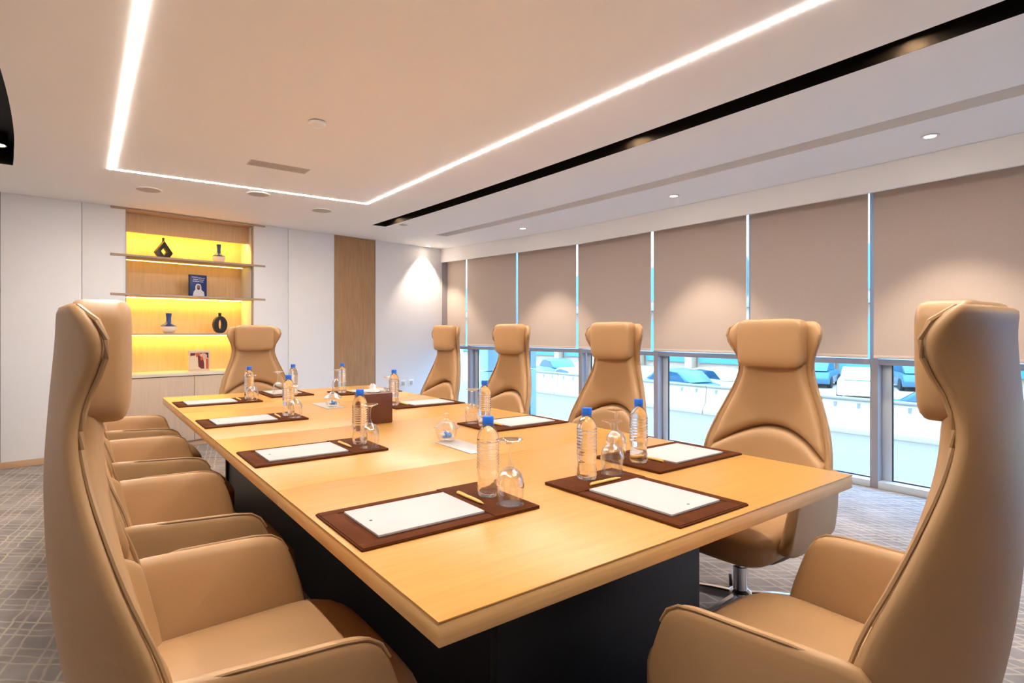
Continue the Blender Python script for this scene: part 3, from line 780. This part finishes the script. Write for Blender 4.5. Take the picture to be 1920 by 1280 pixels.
seatpos = [((.474, y), -90, 'at the %s seat on the side away from the windows' % n) for y, n in zip((1.30, 2.23, 3.22, 4.18), ('nearest', 'second', 'third', 'farthest'))]
seatpos += [((2.010, y), 90, 'at the %s seat on the window side' % n) for y, n in zip((1.335, 2.30, 3.295, 4.21), ('nearest', 'second', 'third', 'farthest'))]
seatpos += [((1.283, .826), 0, 'at the near end of the table'), ((1.222, 4.715), 180, 'at the far end of the table')]
jit = [(0.015, 0, 0), (.012, .002, 3), (.008, -.004, -4), (.005, .004, 2), (.005, 0, 0), (-.004, 0, 4), (.0, .006, -3), (.004, -.004, 3), (-.010, .005, 0), (.01, 0, 0)]
for i, ((x, y), a, where) in enumerate(seatpos):
    B = Matrix.Translation((x, y, TZ + .0005)) @ Matrix.Rotation(R(a), 4, 'Z')
    j = jit[i]
    place('mat', B, 'brown leather desk mat ' + where, 'desk mat', 'desk mats on the table')
    place('pad', B @ Matrix.Translation((0, 0, .0)), 'white blank paper pad ' + where, 'paper pad', 'paper pads on the desk mats')
    place('pen', B @ Matrix.Translation((-.006, .376, .0088)) @ Matrix.Rotation(R(j[2] * .6), 4, 'Z'), 'slim yellow pen ' + where, 'pen', 'pens on the desk mats')
    place('bottle', B @ Matrix.Translation((-.016 + j[0] * .3, .440 + j[1], .0090)) @ Matrix.Rotation(R(j[2] * 7), 4, 'Z'), 'blue-capped water bottle ' + where, 'bottle', 'water bottles on the desk mats')
    place('glass', B @ Matrix.Translation((.092, .440, .0094)), 'upturned clear stem glass ' + where, 'glass', 'stem glasses on the desk mats')

# ------------------------------------------------------------------ table middle
tbx = empty('tissue_box', (1.21, 2.78, TZ + .0005), 0, 'brown leather cube tissue box in the middle of the table', 'tissue box')
mesh_obj('box', MB().box(-.075, .075, -.07, .07, 0, .155).mesh('box', bevel=.004), m_box, tbx)
mesh_obj('slot_rim', MB().lathe([(.028, .155), (.030, .1575), (.036, .1575), (.038, .155)], 24).mesh('slot_rim', smooth=True), m_mate, tbx)
rows = []
for k in range(7):
    t = k / 6; r = .028 * (1 - .75 * t) + .004 * math.sin(9 * t)
    rows.append([(r * math.cos(2 * math.pi * q / 16) * (1 + .35 * math.cos(q * 2.4)) - .006 * t, r * .6 * math.sin(2 * math.pi * q / 16) * (1 + .3 * math.sin(q * 1.7)), .153 + .045 * t + .006 * math.sin(q * 2.1) * t) for q in range(16)])
mesh_obj('tissue', MB().grid(rows, closed=True).mesh('tissue', smooth=True), m_tissue, tbx)
def candy_dish(loc, lab):
    o = empty('candy_dish', loc, 0, lab, 'candy dish', 'lidded candy dishes on the table')
    out = [(.026, 0), (.030, .002), (.030, .006), (.036, .012), (.043, .030), (.046, .048)]
    inn = [(.043, .048), (.040, .030), (.033, .014), (.0, .011)]
    fl = lambda a, z: 1 + .035 * math.cos(12 * a)
    mesh_obj('bowl', MB().lathe([(0, 0.0)] + out + inn, 48, wob=fl).mesh('bowl', smooth=True, ang=R(70)), m_glass, o)
    lid = [(.052, .049), (.052, .052), (.044, .057), (.034, .066), (.020, .076), (.010, .081), (.006, .086), (.010, .092), (.0125, .098), (.009, .104), (0, .107)]
    lin = [(0, .073), (.018, .071), (.032, .062), (.044, .052), (.052, .049)]
    mesh_obj('lid', MB().lathe(lin + lid[1:], 48, wob=fl).mesh('lid', smooth=True, ang=R(70)), m_glass, o)
    rnd = random.Random(3)
    cm = superbox((0, 0, 0), (.011, .007, .006), 2.6, 4).mesh('sweet', smooth=True)
    cm2 = cm.copy()
    for k in range(16):
        a = rnd.uniform(0, 6.28); r = rnd.uniform(0, .024); zz = .018 + .006 * (k // 6)
        c = mesh_obj('sweet', cm if k % 3 else cm2, m_candyb if k % 3 else m_candyw, o, (r * math.cos(a), r * math.sin(a), zz), rnd.uniform(0, 3))
    o.scale = (1.06, 1.06, 1.12)
    return o
c1 = candy_dish((1.245, 2.10, TZ + .0038), 'lidded glass candy dish with blue sweets, nearer the viewpoint')
c2 = candy_dish((1.245, 3.48, TZ + .0038), 'lidded glass candy dish with blue sweets, beyond the tissue box')

# ------------------------------------------------------------------ outside
RZ = -1.0
o = mesh_obj('ground_outside', MB().add([(5.3, -60, RZ), (13.9, -60, RZ), (13.9, 60, RZ), (5.3, 60, RZ)], [(0, 1, 2, 3)]).mesh('ground_outside'), m_road); tag(o, kind='structure')
o = mesh_obj('ground_far', MB().add([(13.9, -60, -1.9), (90, -60, -1.9), (90, 90, -1.9), (13.9, 90, -1.9)], [(0, 1, 2, 3)]).mesh('ground_far'), m_conc); tag(o, kind='structure')
for k in range(7):
    y = -14 + k * 4.2
    o = bxobj('lane_marking', (-.06, .06, -.9, .9, 0, .01), m_line, None, .002); o.location = (9.6, y, RZ + .001)
    tag(o, 'white painted dash on the road outside the window', 'road marking', 'white dashes on the outside road')
for k in range(12):
    y = -18 + k * 3.0
    o = empty('road_barrier', (13.6, y, RZ), 0, 'white ribbed concrete barrier section along the road outside', 'barrier', 'barrier sections along the outside road')
    mesh_obj('block', MB().prism([(-.30, 0), (-.30, .12), (-.16, .30), (-.10, .72), (.10, .72), (.16, .30), (.30, .12), (.30, 0)], 0.01, 2.99).mesh('block', bevel=.01), m_conc, o)
    rib = MB().box(-.125, -.10, -.03, .03, .42, .66).mesh('rib')
    for r in range(6): mesh_obj('rib', rib, m_concd, o, (0, .3 + r * .48, 0))
    bxobj('coping', (-.14, .14, .01, 2.99, .72, .76), m_concd, o, .005)
# side wing of the building
o = empty('wing_wall', (5.4, 7.75, -1.0), 0, 'pale blue clad side wing of the building seen through the far panes', 'wall')
for zz in ((0, 1.55), (1.57, 5.5)):
    bxobj('cladding_panel', (0, 1.05, 0, .25, zz[0], zz[1]), m_clad, o, .004)
def car(loc, rz, paint, lab):
    o = empty('car', loc, rz, lab, 'car', 'cars outside')
    low = [(-2.1, .25), (-2.15, .55), (-2.0, .85), (-1.2, .95), (.9, .93), (1.9, .78), (2.15, .6), (2.12, .28), (1.75, .22), (1.6, .42), (1.3, .5), (1.0, .42), (.88, .22), (-.95, .22), (-1.1, .42), (-1.4, .5), (-1.65, .42), (-1.8, .22)]
    mesh_obj('body', MB().prism(low, -.85, .85).mesh('body', bevel=.06), paint, o)
    cab = [(-1.75, .93), (-1.1, 1.38), (-.1, 1.45), (.45, 1.36), (1.05, .93)]
    mesh_obj('cabin', MB().prism(cab, -.70, .70).mesh('cabin', bevel=.05), paint, o)
    win = [(-1.45, .97), (-1.02, 1.32), (-.1, 1.38), (.38, 1.30), (.82, .97)]
    mesh_obj('window', MB().prism(win, -.715, .715).mesh('window'), m_carg, o)
    mesh_obj('windscreen', MB().add([(.50, -.62, 1.34), (.50, .62, 1.34), (1.07, .66, .95), (1.07, -.66, .95)], [(0, 1, 2, 3)]).mesh('windscreen'), m_carg, o)
    wm = MB().tube([(0, -.11, 0), (0, .11, 0)], .32, 20).mesh('wheel', smooth=True, ang=R(40))
    for x in (-1.38, 1.3):
        for y in (-.78, .78): mesh_obj('wheel', wm, m_tyre, o, (x, y, .32))
def unp(px, d):   # ground position at pixel column px and depth d
    r = (px - 960) / F_PX; a = R(37.3)
    return (d * math.sin(a) + r * d * math.cos(a), d * math.cos(a) - r * d * math.sin(a))
for (px, d, z, rz, pm, lab) in ((1770, 17.5, -1.9, 95, m_carb, 'dark blue car driving by behind the barrier at the right'),
        (1612, 27, -1.9, 20, m_carw, 'white car parked before the building, right of the nearest window chair'),
        (1535, 33, -1.9, 15, m_carb, 'dark car parked beside the white car before the building'),
        (1262, 26, -1.9, 80, m_carb, 'dark car parked left of the nearest window chair'),
        (1332, 27, -1.9, 75, m_carw, 'white car parked just left of the nearest window chair'),
        (1075, 27, -1.9, 70, m_carw, 'white car parked beyond the second window chair'),
        (1040, 36, -1.9, 70, m_carb, 'dark car parked beyond the third window chair'),
        (1710, 31, -1.9, 30, m_carb, 'dark car parked far right under the building')):
    x, y = unp(px, d); car((x, y, z), R(rz), pm, lab)
# building across the road: white columns, blue glass bays
bd = empty('building', (42, 0, -1.9), 0, 'pale building with white columns and blue glass across the road', 'building')
bxobj('wall', (0, 6, -40, 75, 0, 16), m_conc, bd, 0)
pane = MB().box(-.30, -.20, -2.2, 2.2, .5, 4.2).mesh('window_bay'); colm = MB().box(-.9, -.2, -.35, .35, 0, 5).mesh('column', bevel=.02)
pane_hi = MB().box(-.30, -.20, -2.2, 2.2, 6.0, 9.0).mesh('window_bay')
for k in range(20):
    y = -38 + k * 5.6
    mesh_obj('column', colm, m_conc, bd, (0, y, 0)); mesh_obj('window_bay', pane, m_bglass, bd, (0, y + 2.8, 0)); mesh_obj('window_bay', pane_hi, m_bglass, bd, (0, y + 2.8, 0))
bxobj('canopy', (-1.4, 0, -40, 75, 5.0, 5.5), m_concd, bd, .02)
bpy.context.view_layer.update()
